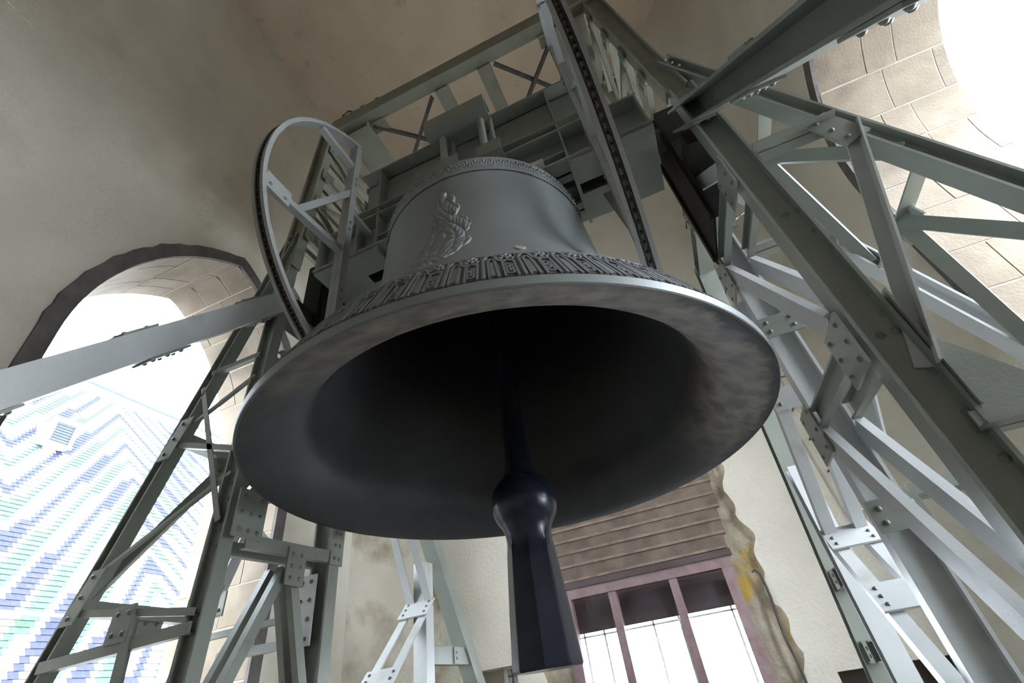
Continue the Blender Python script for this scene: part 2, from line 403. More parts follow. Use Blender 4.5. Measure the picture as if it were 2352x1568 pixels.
bz = ZF + .09; k = 0
while bz < DZ - .1:
    h = random.uniform(.145, .175)
    m = MB(); rot = Matrix.Rotation(.16, 3, 'X')
    n = 6; vs = []
    xa, xb = -1.06 + random.uniform(-.03, .02), 1.17 + (bz - 2.7) * .12 + random.uniform(-.02, .02)
    m.box(((xa + xb) / 2, YF + .075 + random.uniform(-.006, .006), bz + h / 2), (xb - xa, .035, h + .015), rot)
    # ledge strip at the board's lower edge
    b_ = dpart('board', m, 'wood', door)
    m = MB(); m.box(((xa + xb) / 2, YF + .045, bz + .014), (xb - xa - .02, .04, .03), Matrix.Rotation(.1 + random.uniform(-.02, .02), 3, 'X') @ Matrix.Rotation(random.uniform(-.004, .004), 3, 'Y'))
    part('drip_strip', m, M['wood2'], b_); bz += h; k += 1
for xm, dx in ((-.36, .0), (.41, .07)):
    m = MB(); m.box((xm, yd, 1.265), (.095, .12, 2.53)); dpart('mullion', m, 'frame', door)
bays = [(X0 + .12, -.407), (-.312, .362), (.457, X1 - .12)]
for a, b in bays:
    m = MB()
    nb = 4; a0_, b0_ = a, b; a -= .06; b += .06
    for q in range(nb):
        m.box((a + (b - a) * (q + .5) / nb, yd + .12 + .003 * (q % 2), 2.37), ((b - a) / nb + .004, .03, .42))
    dpart('panel', m, 'darkpanel', door)
    a, b = a0_, b0_
    m = MB(); m.box(((a + b) / 2, yd + .03, 1.27), (b - a, .006, 2.54)); dpart('pane', m, 'glass', door)
for xa in (-.86, -.60, .02, .95):
    m = MB(); m.box((xa, yd + .14, 1.08), (.022, .02, 2.16)); dpart('glazing_bar', m, 'white', door)
m = MB(); m.box((.05, yd + .14, 2.12), (2.0, .02, .02)); dpart('glazing_bar', m, 'white', door)
# outside: slim lamp post seen through the middle pane
t = thing('lamp_post', (.18, 6.2, 0), 'slim grey post standing outside the glazed brown door', 'post')
m = MB(); m.tube([(.18, 6.2, 0), (.18, 6.2, 2.2)], .028); part('pole', m, M['iron'], t)
m = MB(); m.tube([(.18, 6.2, 2.2), (.14, 6.2, 2.5), (.06, 6.2, 2.66)], .018); part('arm', m, M['iron'], t)
m = MB(); m.box((.18, 6.2, .02), (.2, .2, .04)); part('base_plate', m, M['iron'], t)
m = MB(); m.box((.1, 6.4, -.05), (8, 4.8, .1)); struct('trim_4', m, M['floor'])
# cable down the bare jamb
m = MB(); cp = [(1.30, YF - .012, 2.42), (1.345, YF - .02, 2.43), (1.375, YF - .02, 2.38)] + [(1.375 + .012 * math.sin(k), YF - .02, 2.38 - .12 * k) for k in range(1, 20)]
m.tube(cp, .014, 6); o = part('cable', m, M['iron'], None, 50); tag(o, 'black cable running down the bare masonry right of the door', 'cable')
# small sign in the left recess
t = thing('sign', (-1.88, YF + .30, 0), 'small white box sign with a grey cross emblem in the wall recess', 'sign')
m = MB(); m.box((-1.88, YF + .30, 1.82), (.28, .03, .36)); part('board', m, M['white'], t)
m = MB(); m.box((-1.90, YF + .281, 1.86), (.13, .008, .16)); part('field', m, M['signgrey'], t)
m = MB()
m.box((-1.90, YF + .275, 1.86), (.018, .006, .12)); m.box((-1.90, YF + .2755, 1.865), (.085, .006, .018))
for dx, dz in ((-.045, .005), (.045, .005), (0, .062), (0, -.058)): m.box((-1.90 + dx, YF + .275, 1.86 + dz), (.026, .006, .026), Matrix.Rotation(PI / 4, 3, 'Y'))
part('emblem', m, M['signdark'], t)
m = MB(); m.tube([(-1.88, YF + .31, 1.82), (-1.88, YF + .5, 1.82)], .02); part('bracket', m, M['white'], t)

# iron rungs and rod on the far wall
t = thing('wall_ladder', (2.68, YF, 0), 'iron rung ladder with a pale rod fixed to the far wall', 'ladder')
for k in range(13):
    z = 2.86 + .42 * k if k < 4 else 2.86 + .42 * k
    m = MB(); x = 2.72 - .004 * k
    m.tube([(x - .16, YF, z), (x - .16, YF - .17, z), (x + .16, YF - .17, z), (x + .16, YF, z)], .011, 6); part('rung', m, M['iron'], t)
m = MB(); m.tube([(2.60, YF - .2, 2.76), (2.56, YF - .2, 4.2), (2.54, YF - .2, 7.2)], .012, 6); part('rod', m, M['brass'], t)
m = MB(); m.box((2.62, YF - .1, 2.77), (.1, .2, .02)); part('bracket', m, M['white'], t)

# ---------------------------------------------------------------- steel bell frame
I22 = P_I(.18, .105, .018); C14 = P_C(.13, .09); L08 = P_L(.08, .08); L10 = P_L(.10, .10); FL = P_B(.10, .014)
def trestle(s):
    nm = 'right' if s > 0 else 'left'
    root = thing('bell_trestle', (s * 1.86, 0, 0), ('grey-green riveted steel trestle right of the bell, nearer the wide round opening' if s > 0 else
                 'grey-green riveted steel trestle left of the bell, in front of the tiled roof view'), 'steel frame', 'steel trestles carrying the bell')
    X = s * 1.90 if s > 0 else -1.87
    yn, yf = -.45, .47
    up = (1, 0, 0)
    # main posts
    beam(root, 'post', (X + .06 * s, yn, .03), (X - .02 * s, yn, 5.08), I22 if s > 0 else P_I(.135, .09, .016), up)
    beam(root, 'post', (s * 1.85, yf, .03), (s * 1.85, yf, 5.08), I22, up, 'pale' if s > 0 else 'steel')  # far right post: light from the left opening painted in
    for y in (yn, yf): 
        m = MB(); m.box((s * 1.88, y, .015), (.4, .4, .03)); part('base_plate', m, M['steel'], root)
    # upper posts lean in to the portal
    beam(root, 'upper_post', (s * 1.85, yn, 5.08), (s * 1.69, yn, 7.52), I22, up, 'steel2')
    beam(root, 'upper_post', (s * 1.85, yf, 5.08), (s * 1.69, yf, 7.52), I22, up, 'steel2')
    # ties and lacing between the upper posts
    zs = [5.55, 6.05, 6.55, 7.05]
    for k, z in enumerate(zs):
        xx = s * (1.85 - .16 * (z - 5.08) / 2.44)
        for dx in (-.07, .07):
            beam(root, 'tie', (xx + dx, yn + .09, z), (xx + dx, yf - .09, z), P_L(.07, .05), (0, 0, 1), 'steel2')
        z2 = z + .5 if k < 3 else 7.4; x2 = s * (1.85 - .16 * (z2 - 5.08) / 2.44)
        a, b = (yn, yf) if k % 2 else (yf, yn)
        beam(root, 'diagonal', (xx - .09 * s, a, z), (x2 - .09 * s, b, z2), P_L(.05, .05), (1, 0, 0), 'steel2')
        gusset(root, (xx - .115 * s, yn + .06, z), (0, 1, 0), (0, 0, 1), .17, .16, (-s, 0, 0), 2, 2, 'steel2')
    # bearing plates between the posts under the yoke end
    m = MB(); m.box((s * 1.85, .02, 4.62), (.24, .80, .16)); part('bearing_beam', m, M['grease'], root)
    m = MB(); m.box((s * 1.83, .11, 5.07), (.20, .50, .74)); part('bearing', m, M['grease'], root, label='black greasy bearing block')
    m = MB(); m.box((s * 1.72, .13, 4.72), (.014, .58, 1.30)); part('grease_plate', m, M['grease'], root, label='black greasy plate')
    for dy in (-.10, .36):
        m = MB(); m.box((s * 1.705, dy, 4.72), (.03, .05, 1.30)); part('plate_rib', m, M['grease'], root)
    # inner lattice in the trestle plane
    if s > 0:
        for z in (4.05, 2.68, 1.3):
            for dx in (-.09, .09):
                beam(root, 'tie', (X + dx, yn + .08, z), (s * 1.85 + dx, yf - .08, z), P_C(.12, .05), (0, 0, 1))
        for za, zb in ((4.95, 4.15), (3.95, 2.8), (2.58, 1.42)):
            for dx in (-.09, .09):
                beam(root, 'diagonal', (1.85 + dx, yf - .06, za), (X + dx, yn + .06, zb), P_C(.11, .05), (0, 0, 1), 'pale')
        for y, z in ((yn + .04, 3.98), (yn + .04, 2.66)):
            gusset(root, (X - .12, y + .0, z), (0, 1, 0), (0, 0, 1), .26, .28, (-1, 0, 0), 2, 3)
        for y, z in ((yf, 3.92), (yf, 2.62), (yf, 4.75)):
            gusset(root, (1.85 - .12, y - .0, z), (0, 1, 0), (0, 0, 1), .26, .32, (-1, 0, 0), 2, 3)
        for z in (4.4, 3.35, 2.1):
            gusset(root, (1.85, yf - .115, z), (1, 0, 0), (0, 0, 1), .24, .16, (0, -1, 0), 2, 2)
    else:
        for dx in (-.09, .09):
            beam(root, 'tie', (X + dx, yn + .08, 2.62), (X + dx, yf + .02, 2.66), P_C(.085, .05), (0, 0, 1))
            beam(root, 'diagonal', (X + dx * .6, .03, 2.52), (X + dx * .6, yn, 1.50), P_C(.07, .05), (0, 1, 0))
            beam(root, 'diagonal', (X + dx * .6, .10, 2.52), (X + dx * .6, yf, 1.42), P_C(.07, .05), (0, 1, 0))
            beam(root, 'diagonal', (X + dx * .6, yn + .08, 2.90), (X + dx * .6, yf - .05, 4.15), P_C(.10, .05), (0, 0, 1))
            beam(root, 'tie', (X + dx * .6, yn + .08, 4.10), (X + dx * .6, yf - .05, 4.10), P_C(.12, .05), (0, 0, 1))
        gusset(root, (X + .12, .07, 2.53), (0, 1, 0), (0, 0, 1), .17, .24, (1, 0, 0), 2, 3)
        gusset(root, (X + .12, yn + .07, 2.78), (0, 1, 0), (0, 0, 1), .23, .30, (1, 0, 0), 3, 3)
        gusset(root, (X + .12, yf, 2.74), (0, 1, 0), (0, 0, 1), .14, .28, (1, 0, 0), 2, 3)
        for z in (3.5, 2.1): gusset(root, (X - .06, yf - .075, z + .22), (1, 0, 0), (0, 0, 1), .17, .46, (0, -1, 0), 2, 4, 'pale')
    # side outriggers: lattice legs that splay to the side wall in the planes of the near and the far posts
    if s > 0:
        ch = lambda z: 2.10 + (5.0 - z) * .374
        zend = .78
    else:
        ch = lambda z: -(1.83 + (5.57 - z) * .381)
        zend = 1.10
    zt = 5.55 if s > 0 else 5.57
    for y in (yn, yf):
        far = y > 0
        beam(root, 'outrigger', (ch(zt), y, zt), (ch(zend), y, zend), (P_I(.115, .12, .016) if s > 0 else P_I(.105, .10, .014)), (1, 0, 0), 'pale' if far else 'steel')  # far chords get the lighter copy, window light in the colour
        m = MB(); m.box(((3.78 if s > 0 else -3.58), y, zend + .02), (.03, .3, .34)); part('wall_plate', m, M['steel'], root)
        for q in range(3): rivet((ch(zt) - .0 + .03 * s * q, y - .06, zt - .06 - .08 * q), (0, -1, 0), root)
        yy = y - .03
        xp = X + (.07 if s > 0 else .02) * s
        if s > 0:
            nodes = [(4.10, 4.10, 'tie'), (3.98, 2.46, 'diagonal'), (2.20, 2.20, 'tie')]
            for zc, zp, nme in nodes:
                for dy in (-.045, .045) if nme == 'tie' else (-.02,):
                    beam(root, nme, (ch(zc), yy + dy, zc), (xp, yy + dy, zp), P_L(.075, .075), (0, 0, 1), 'pale' if nme == 'diagonal' else 'steel')
            for zc in (4.02, 2.3):
                gusset(root, (ch(zc) - .07, y - .062, zc - .05), (.37, 0, -1), (1, 0, .37), .30, .15, (0, -1, 0), 3, 1)
            
        else:
            nodes = [(4.08, 4.08, 'tie'), (3.56, 3.88, 'diagonal'), (3.95, 2.75, 'diagonal'), (3.50, 3.25, 'tie'), (2.62, 3.08, 'diagonal'), (2.42, 2.24, 'tie'), (2.14, 2.16, 'tie')]
            if far: nodes = [(4.08, 4.08, 'tie'), (3.3, 3.25, 'tie'), (3.2, 2.4, 'diagonal'), (2.3, 2.3, 'tie')]
            for i, (zc, zp, nme) in enumerate(nodes):
                pr = P_L(.065, .05) if i == 6 else (P_L(.026, .026, .006) if nme == 'diagonal' and i != 2 else P_L(.042, .04, .008))
                beam(root, nme, (ch(zc), yy, zc), (xp, yy, zp), pr, (0, 0, 1))
            for zc in (3.52, 2.5):
                gusset(root, (ch(zc) + .06, y - .058, zc), (.45, 0, 1), (1, 0, 0), .34, .13, (0, -1, 0), 3, 1)
            gusset(root, ((ch(2.35) + xp) / 2, y - .06, 2.27), (1, 0, 0), (0, 0, 1), .18, .20, (0, -1, 0), 2, 2)
            if far:
                beam(root, 'hanger', (-2.98, yy, 3.0), (-2.93, yy, 2.62), P_L(.05, .05), (1, 0, 0))
                gusset(root, (-2.88, yy - .02, 2.52), (1, 0, 0), (0, 0, 1), .22, .18, (0, -1, 0), 2, 1)
                beam(root, 'tie', (-2.74, yy, 2.15), (-1.95, yy, 2.13), P_L(.06, .05), (0, 0, 1), 'pale')
            if not far: beam(root, 'hanger', (-2.40, yy, 2.30), (-2.30, yy, 1.45), P_L(.07, .07), (1, 0, 0))
    # bracing between the near and far outrigger chords
    levels = (4.58, 3.60, 2.62, 1.64) if s > 0 else (3.56, 2.45)
    for k, z in enumerate(levels):
        x = ch(z)
        beam(root, 'cross_tie', (x, yn, z), (x, yf, z), P_L(.09, .09), (0, 0, 1))
        gusset(root, (x + .02 * s, 0.01, z - .07), (0, 1, 0), (.37 * s, 0, -1), .26, .13, (-s, 0, -.3), 3, 1)
        if k + 1 < len(levels):
            z2 = levels[k + 1]
            for yy in (yn, yf):
                beam(root, 'diagonal', (x, .01, z - .03), (ch(z2 + .06), yy, z2 + .06), P_L(.08, .08), (0, 0, 1))
    # long raking struts toward the near wall
    A_, B_ = (Vector((1.86, -.22, 5.10)), Vector((1.86, -3.40, .90))) if s > 0 else (Vector((-1.86, -.34, 4.80)), Vector((-1.86, -3.40, 1.04)))
    beam(root, 'raking_strut', A_, B_, P_C(.17, .17, .018), (0, 1, .7), 'steel' if s > 0 else 'pale')  # left strut: light from the right opening put into its paint
    m = MB(); m.box((s * 1.86, -3.50, B_.z), (.34, .04, .5)); part('base_plate', m, M['steel'], root)
    d = (B_ - A_).normalized(); nn = Vector((0, d.z, -d.y))
    if nn.z > 0: nn = -nn
    for f in (.09, .30, .50, .70):
        p = A_.lerp(B_, f)
        gusset(root, p + nn * .094, d, (1, 0, 0), .30, .16, nn, 3, 2, name='splice_plate')
        gusset(root, p + d * .1 - nn * .094, d, (1, 0, 0), .24, .16, -nn, 2, 2, name='splice_plate')
    # raking leg toward the far wall, with its prop and twin lacing
    if s > 0:
        a, b = Vector((1.85, 1.40, 4.95)), Vector((1.85, 3.30, .03))
        px, node, top, low = 1.82, Vector((1.85, 1.52, 2.22)), Vector((1.85, .55, 3.75)), Vector((1.85, .55, 1.30))
        py = 1.84
    else:
        a, b = Vector((-1.85, .88, 4.9)), Vector((-1.85, 3.80, .55))
        px, node, top, low = -1.85, Vector((-1.85, 1.90, 2.46)), Vector((-1.85, 1.20, 3.7)), Vector((-1.85, .6, 1.20))
        py = 1.92
    beam(root, 'raking_leg', a, b, P_C(.16, .16), (0, 1, .4))
    beam(root, 'tie', (s * 1.85, yf, 4.86), a + Vector((0, .05, -.08)), P_C(.16, .14), (0, 0, 1))
    beam(root, 'prop', (px, py, .03), (px, py, 2.85), P_C(.14, .14), (0, -1, 0), 'pale')
    for z in (2.05, 1.55):
        yl = a.y + (b.y - a.y) * (a.z - z) / (a.z - b.z)
        beam(root, 'tie', (s * 1.85, py, z), (s * 1.85, yl, z), P_C(.15, .10), (0, 0, 1))
        gusset(root, (s * 1.85 - .06 * s * 1.0, (py + yl) / 2 + .12, z), (0, 1, 0), (0, 0, 1), .16, .14, (-s, 0, 0), 1, 2)
    for dx in (-.10, .10):
        o = Vector((dx, 0, 0))
        beam(root, 'lacing_bar', top + o, node + o, P_L(.08, .08), (1, 0, 0), 'pale')
        beam(root, 'lacing_bar', node + o, low + o, P_L(.08, .08), (1, 0, 0), 'pale')
    dd = (node - top).normalized(); d2 = (low - node).normalized()
    nb = Vector((0, -d2.z, d2.y)); nb = nb if nb.y < 0 else -nb
    for f in (.06, .50):
        gusset(root, node.lerp(low, f) + nb * .055, (1, 0, 0), d2, .32, .22, nb, 2, 3, 'pale', name='batten_plate')
    nb2 = Vector((0, -dd.z, dd.y)); nb2 = nb2 if nb2.y < 0 else -nb2
    gusset(root, top.lerp(node, .42) + nb2 * .055, (1, 0, 0), dd, .30, .16, nb2, 2, 2, 'pale', name='batten_plate')
    # rivet lines on the web of the near post
    if s > 0:
        for z in (3.62, 3.52, 3.35, 3.20, 2.76, 2.66, 2.56, 2.44, 2.25, 2.06):
            for dx in (-.05, .05) if z in (3.52, 2.66) else (.07,):
                rivet((X + .045 + dx * .6, yn - .009, z), (0, -1, 0), root, 1.3)
        m = MB(); m.box((X + .123, yn - .01, 2.55), (.010, .12, .6)); part('flange_plate', m, M['steel'], root)
        m = MB(); q = [(2.03, yn - .03, 2.62), (2.03, yn - .03, 2.16), (2.36, yn - .03, 2.16)]; q2 = [(x, y + .014, z) for x, y, z in q]
        m.add(q + q2, [(0, 1, 2), (3, 5, 4), (0, 3, 4, 1), (1, 4, 5, 2), (2, 5, 3, 0)]); part('gusset_plate', m, M['steel'], root)
    else:
        for z in (3.0, 2.9, 2.8, 2.7, 2.6):
            rivet((X - .015, yn - .009, z), (0, -1, 0), root)
    return root
TR = trestle(1); TL = trestle(-1)

# ---- portal over the posts
pt = thing('portal_truss', (0, 0, 7.4), 'horizontal olive steel ladder frame joining the post tops above the bell', 'steel frame')
for y, sg in ((-.45, 1), (.47, -1)):
    m = MB(); m.extrude((-1.60, y, 7.46), (1.80, y, 7.46), P_C(.24, .14, .018), (0, 0, 1)) if sg > 0 else m.extrude((1.80, y, 7.46), (-1.60, y, 7.46), P_C(.24, .14, .018), (0, 0, 1))
    part('chord', m, M['steel2'], pt)
for x, wd in ((-.15, .15), (.40, .15)):
    beam(pt, 'cross_member', (x, -.40, 7.36), (x, .42, 7.36), P_C(wd, .16), (1, 0, 0), 'steel2')
for x in (-1.30, 1.42):
    beam(pt, 'end_plate', (x, -.44, 7.28), (x, .46, 7.28), P_C(.34, .12), (1, 0, 0), 'steel2')
for (xa, xb) in ((-1.10, -.28), (.52, 1.24)):
    beam(pt, 'bracing_rod', (xa, -.36, 7.33), (xb, .38, 7.33), P_L(.04, .04), (0, 0, 1), 'iron')
    beam(pt, 'bracing_rod', (xa, .38, 7.30), (xb, -.36, 7.30), P_L(.04, .04), (0, 0, 1), 'iron')
for x in (-1.06, 1.2):
    gusset(pt, (x, -.33, 7.32), (1, 0, 0), (0, 1, 0), .26, .14, (0, 0, -1), 3, 1, 'steel2')
for x in (-1.2, -.98):
    m = MB(); m.box((x, -.47, 7.64), (.05, .05, .1)); part('clip', m, M['steel2'], pt)
m = MB(); m.tube([(-1.48, -.48, 7.59), (-1.5, -.48, 7.72), (-1.42, -.48, 7.77), (-1.36, -.48, 7.70), (-1.36, -.48, 7.59)], .012, 6); part('lifting_eye', m, M['iron'], pt)

# ---------------------------------------------------------------- yoke
yk = thing('yoke', (0, 0, 5.0), 'deep riveted grey steel yoke girder from which the bell hangs', 'yoke')
yf0, yb0 = -.37, .30
for sgn, y in ((1, yf0), (-1, yb0)):
    yw = y + sgn * .13
    for xs, xe, zs_, ze in ((-1.16, 1.16, 5.0, 6.22), (1.16, 1.62, 5.0, 5.46), (-1.62, -1.16, 5.0, 5.46)):
        m = MB(); m.box(((xs + xe) / 2, yw, (zs_ + ze) / 2), (xe - xs, .02, ze - zs_)); part('web_plate', m, M['steel'], yk)
    for xs, xe, z in ((-1.62, 1.62, 5.012), (-1.62, 1.62, 5.46), (-1.16, 1.16, 6.22), (-1.16, 1.16, 5.58)):
        m = MB(); m.box(((xs + xe) / 2, y + sgn * .10, z), (xe - xs, .22, .024)); part('flange', m, M['steel'], yk)
    for x in (-1.60, -1.16, -.93, .93, 1.16, 1.60):
        zt_ = 6.21 if abs(x) < 1.1 else 5.45
        m = MB(); m.box((x, y + sgn * .062, (5.02 + zt_) / 2), (.018, .125, zt_ - 5.02)); part('stiffener', m, M['steel'], yk)
# cover plates under the girder, with the open slots
CP = []
for sx in (1, -1):
    # (x0, x1, y0, y1): the gaps left between them are the open slots
    CP += [(sx * .45, sx * .915, -.38, -.36), (sx * .30, sx * .915, -.37, -.10), (sx * .55, sx * .915, -.005, .30), (sx * .945, sx * 1.62, -.36, -.11), (sx * 1.20, sx * 1.62, -.11, .30), (sx * .945, sx * 1.20, .0, .30)]
for xa, xb, ya, yb_ in CP:
    if abs(yb_ - ya) < .05: continue
    zc_ = 5.13 if abs(xb) < .93 else 4.985
    m = MB(); m.box(((xa + xb) / 2, (ya + yb_) / 2, zc_), (abs(xb - xa), yb_ - ya, .016)); part('cover_plate', m, M['steel'], yk)
for x in (.93, -.93):
    m = MB(); m.box((x, -.03, 4.97), (.03, .66, .06)); part('stiffener', m, M['steel'], yk)
for sx in (-1, 1):  # closing plates added to keep light out of the slots
    m = MB(); m.box((sx * 1.165, -.035, 5.83), (.016, .36, .76)); part('end_plate', m, M['steel'], yk)
    m = MB(); m.box((sx * 1.61, -.035, 5.22), (.016, .36, .46)); part('end_plate', m, M['steel'], yk)
    m = MB(); m.box((sx * 1.39, -.035, 5.475), (.46, .38, .012)); part('cover_plate', m, M['steel'], yk)
m = MB(); m.box((0, -.03, 6.20), (2.3, .44, .02)); part('top_plate', m, M['steel'], yk)
for sgn in (-1, 1):
    m = MB(); m.tube([(sgn * 1.60, -.03, 5.2), (sgn * 1.84, -.03, 5.2)], .10, 20); part('trunnion', m, M['iron'], yk, 40)
# saddle beam with the hanger bolts
m = MB(); m.extrude((-.28, -.49, 6.17), (.37, -.49, 6.17), P_C(.22, .18, .02), (0, 0, 1)); part('saddle_beam', m, M['steel'], yk)
for x, z0, z1 in ((-.14, 5.52, 6.12), (.27, 5.46, 6.12)):
    for dx in (0, .085):
        m = MB(); m.tube([(x + dx, -.45 + (dx and .05), z0), (x + dx, -.45 + (dx and .05), z1)], .036 if not dx else .022, 14); part('hanger_bolt', m, M['steel'], yk, 40)
    m = MB(); m.extrude((x - .07, -.43, z0 - .02), (x + .16, -.43, z0 - .02), P_L(.17, .17, .016), (0, 0, 1)); part('bolt_bracket', m, M['steel'], yk)
for x in (-.14, .27):
    m = MB(); m.tube([(x + .05, -.40, 4.98), (x + .05, -.40, 5.46)], .035, 14); part('hanger_bolt', m, M['cream'], yk, 40)
m = MB(); m.box((.55, -.40, 5.03), (.36, .08, .05)); part('crown_clamp', m, M['cream'], yk)

# ---------------------------------------------------------------- bell
ZL = 2.769
bell = thing('bell', (0, 0, ZL), 'huge dark bronze church bell hanging from the steel yoke', 'bell')
H = [0, .008, .046, .050, .055, .061, .36, .368, .376, .385, .43, .5, .6, .75, .87, 1.0, 1.15, 1.3, 1.6, 1.85, 1.985, 1.99, 2.002, 2.008]
R = [1.558, 1.57, 1.574, 1.566, 1.566, 1.558, 1.405, 1.405, 1.39, 1.375, 1.325, 1.25, 1.178, 1.09, 1.028, .975, .93, .900, .876, .860, .848, .854, .854, .846]
def rb(h):
    for i in range(1, len(H)):
        if h <= H[i]: t = (h - H[i - 1]) / (H[i] - H[i - 1]); return R[i - 1] + (R[i] - R[i - 1]) * t
    return R[-1]
prof = list(zip(R, H)) + [(.845, 2.06), (.852, 2.066), (.852, 2.085), (.82, 2.10), (.74, 2.125), (.60, 2.15), (.40, 2.165), (0.01, 2.17)]
m = MB(); m.lathe([(r, ZL + h) for r, h in prof], 192, 0)
inner = [(1.566, .0), (1.535, .004), (1.49, .020), (1.43, .050), (1.37, .085), (1.32, .122), (1.282, .16), (1.255, .20), (1.235, .25), (1.22, .31), (1.20, .38), (1.165, .46), (1.11, .56), (1.0, .74), (.90, .95), (.83, 1.25), (.79, 1.6), (.77, 1.9), (.70, 2.02), (.4, 2.08), (.01, 2.09)]
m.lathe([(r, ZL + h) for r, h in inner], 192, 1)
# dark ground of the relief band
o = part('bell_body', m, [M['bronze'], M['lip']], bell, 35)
m = MB(); m.lathe([(R[5] + .004, ZL + .062), (R[6] + .004, ZL + .358)], 192); part('frieze_ground', m, M['bronzeband'], bell, 35, 'dark recessed ground of the frieze')
m = MB(); m.lathe([(.862, ZL + 1.905), (.858, ZL + 1.985), (.856, ZL + 2.055)], 192); part('crest_ground', m, M['bronze'], bell, 35)
# repeated arcade motif of the frieze, worked on the sloping band at angle 0
NM = 62
def band_pt(tt, ss, hh):
    h = .063 + .295 * ss; r0 = R[5] + (R[6] - R[5]) * ss
    nx, nz = .889, .457
    hh *= .5; rr = r0 + .004 + hh * nx; z = ZL + h + hh * nz
    return Vector((rr * math.cos(tt / 1.49), rr * math.sin(tt / 1.49), z))
def bar(m, pts, wd, hh):
    """raised strip along a polyline in (t,s) band coordinates; s counts .304 m"""
    for (t0, s0), (t1, s1) in zip(pts, pts[1:]):
        d = Vector((t1 - t0, (s1 - s0) * .334)); d.normalize(); wd *= 1.1; nx, ny = -d.y * wd / 2, d.x * wd / 2 / .334
        q = [(t0 + nx, s0 + ny), (t1 + nx, s1 + ny), (t1 - nx, s1 - ny), (t0 - nx, s0 - ny)]
        m.add([band_pt(a, b, -.004) for a, b in q] + [band_pt(a, b, hh) for a, b in q], [(4, 5, 6, 7), (0, 1, 5, 4), (1, 2, 6, 5), (2, 3, 7, 6), (3, 0, 4, 7)])
m = MB()
bar(m, [(-.066, .0), (-.066, .80)], .010, .012); bar(m, [(-.047, .0), (-.047, .72)], .008, .010)
bar(m, [(.012, .0), (.012, .62)], .008, .010); bar(m, [(.060, .0), (.060, .62)], .009, .012)
bar(m, [(-.066, .80), (-.050, .90), (-.030, .93), (-.014, .86), (-.006, .70), (.012, .62), (.030, .66), (.060, .62)], .009, .013)
bar(m, [(-.047, .72), (-.035, .80), (-.024, .78), (-.016, .64), (-.012, .0)], .008, .010)
bar(m, [(.022, .10), (.022, .48), (.048, .48), (.048, .10), (.022, .10)], .007, .010)
bar(m, [(.030, .20), (.040, .26), (.030, .34), (.040, .42)], .007, .012)
for a, b in ((.034, .80), (.018, .88), (.050, .88), (.034, .95), (.058, .76), (.008, .78)): bar(m, [(a - .006, b - .02), (a + .006, b + .02)], .013, .014)
bar(m, [(-.030, .08), (-.030, .62)], .018, .006)
bar(m, [(-.075, .0), (-.075, 1.0)], .004, .006)
me = m.mesh('frieze_motif', M['bronzerel'], Vector((0, 0, 0)))
for k in range(NM):
    place('frieze_motif', me, Matrix.Rotation(2 * PI * k / NM, 4, 'Z'), bell)
# small leaf crest round the shoulder
def crest():
    m = MB(); r = .8565
    def lobe(t, z, a, b, h):
        n = 8; vs = [(r + h * .9 - .06 * (2.02 - z), t, z)]
        for k in range(n): vs.append((r - .004, t + a * math.cos(2 * PI * k / n), z + b * math.sin(2 * PI * k / n)))
        m.add([Vector((x, y, ZL + z_)) for x, y, z_ in vs], [(0, 1 + k, 1 + (k + 1) % n) for k in range(n)])
    lobe(0, 2.025, .010, .030, .020); lobe(-.020, 2.005, .011, .022, .017); lobe(.020, 2.005, .011, .022, .017)
    lobe(-.013, 1.965, .010, .020, .016); lobe(.013, 1.965, .010, .020, .016); lobe(0, 1.935, .009, .014, .014); lobe(.031, 1.955, .006, .026, .013); lobe(.031, 2.03, .006, .014, .013)
    return m.mesh('crest_leaf', M['bronze'])
cm = crest()
for k in range(86): place('crest_leaf', cm, Matrix.Rotation(2 * PI * k / 86, 4, 'Z'), bell)
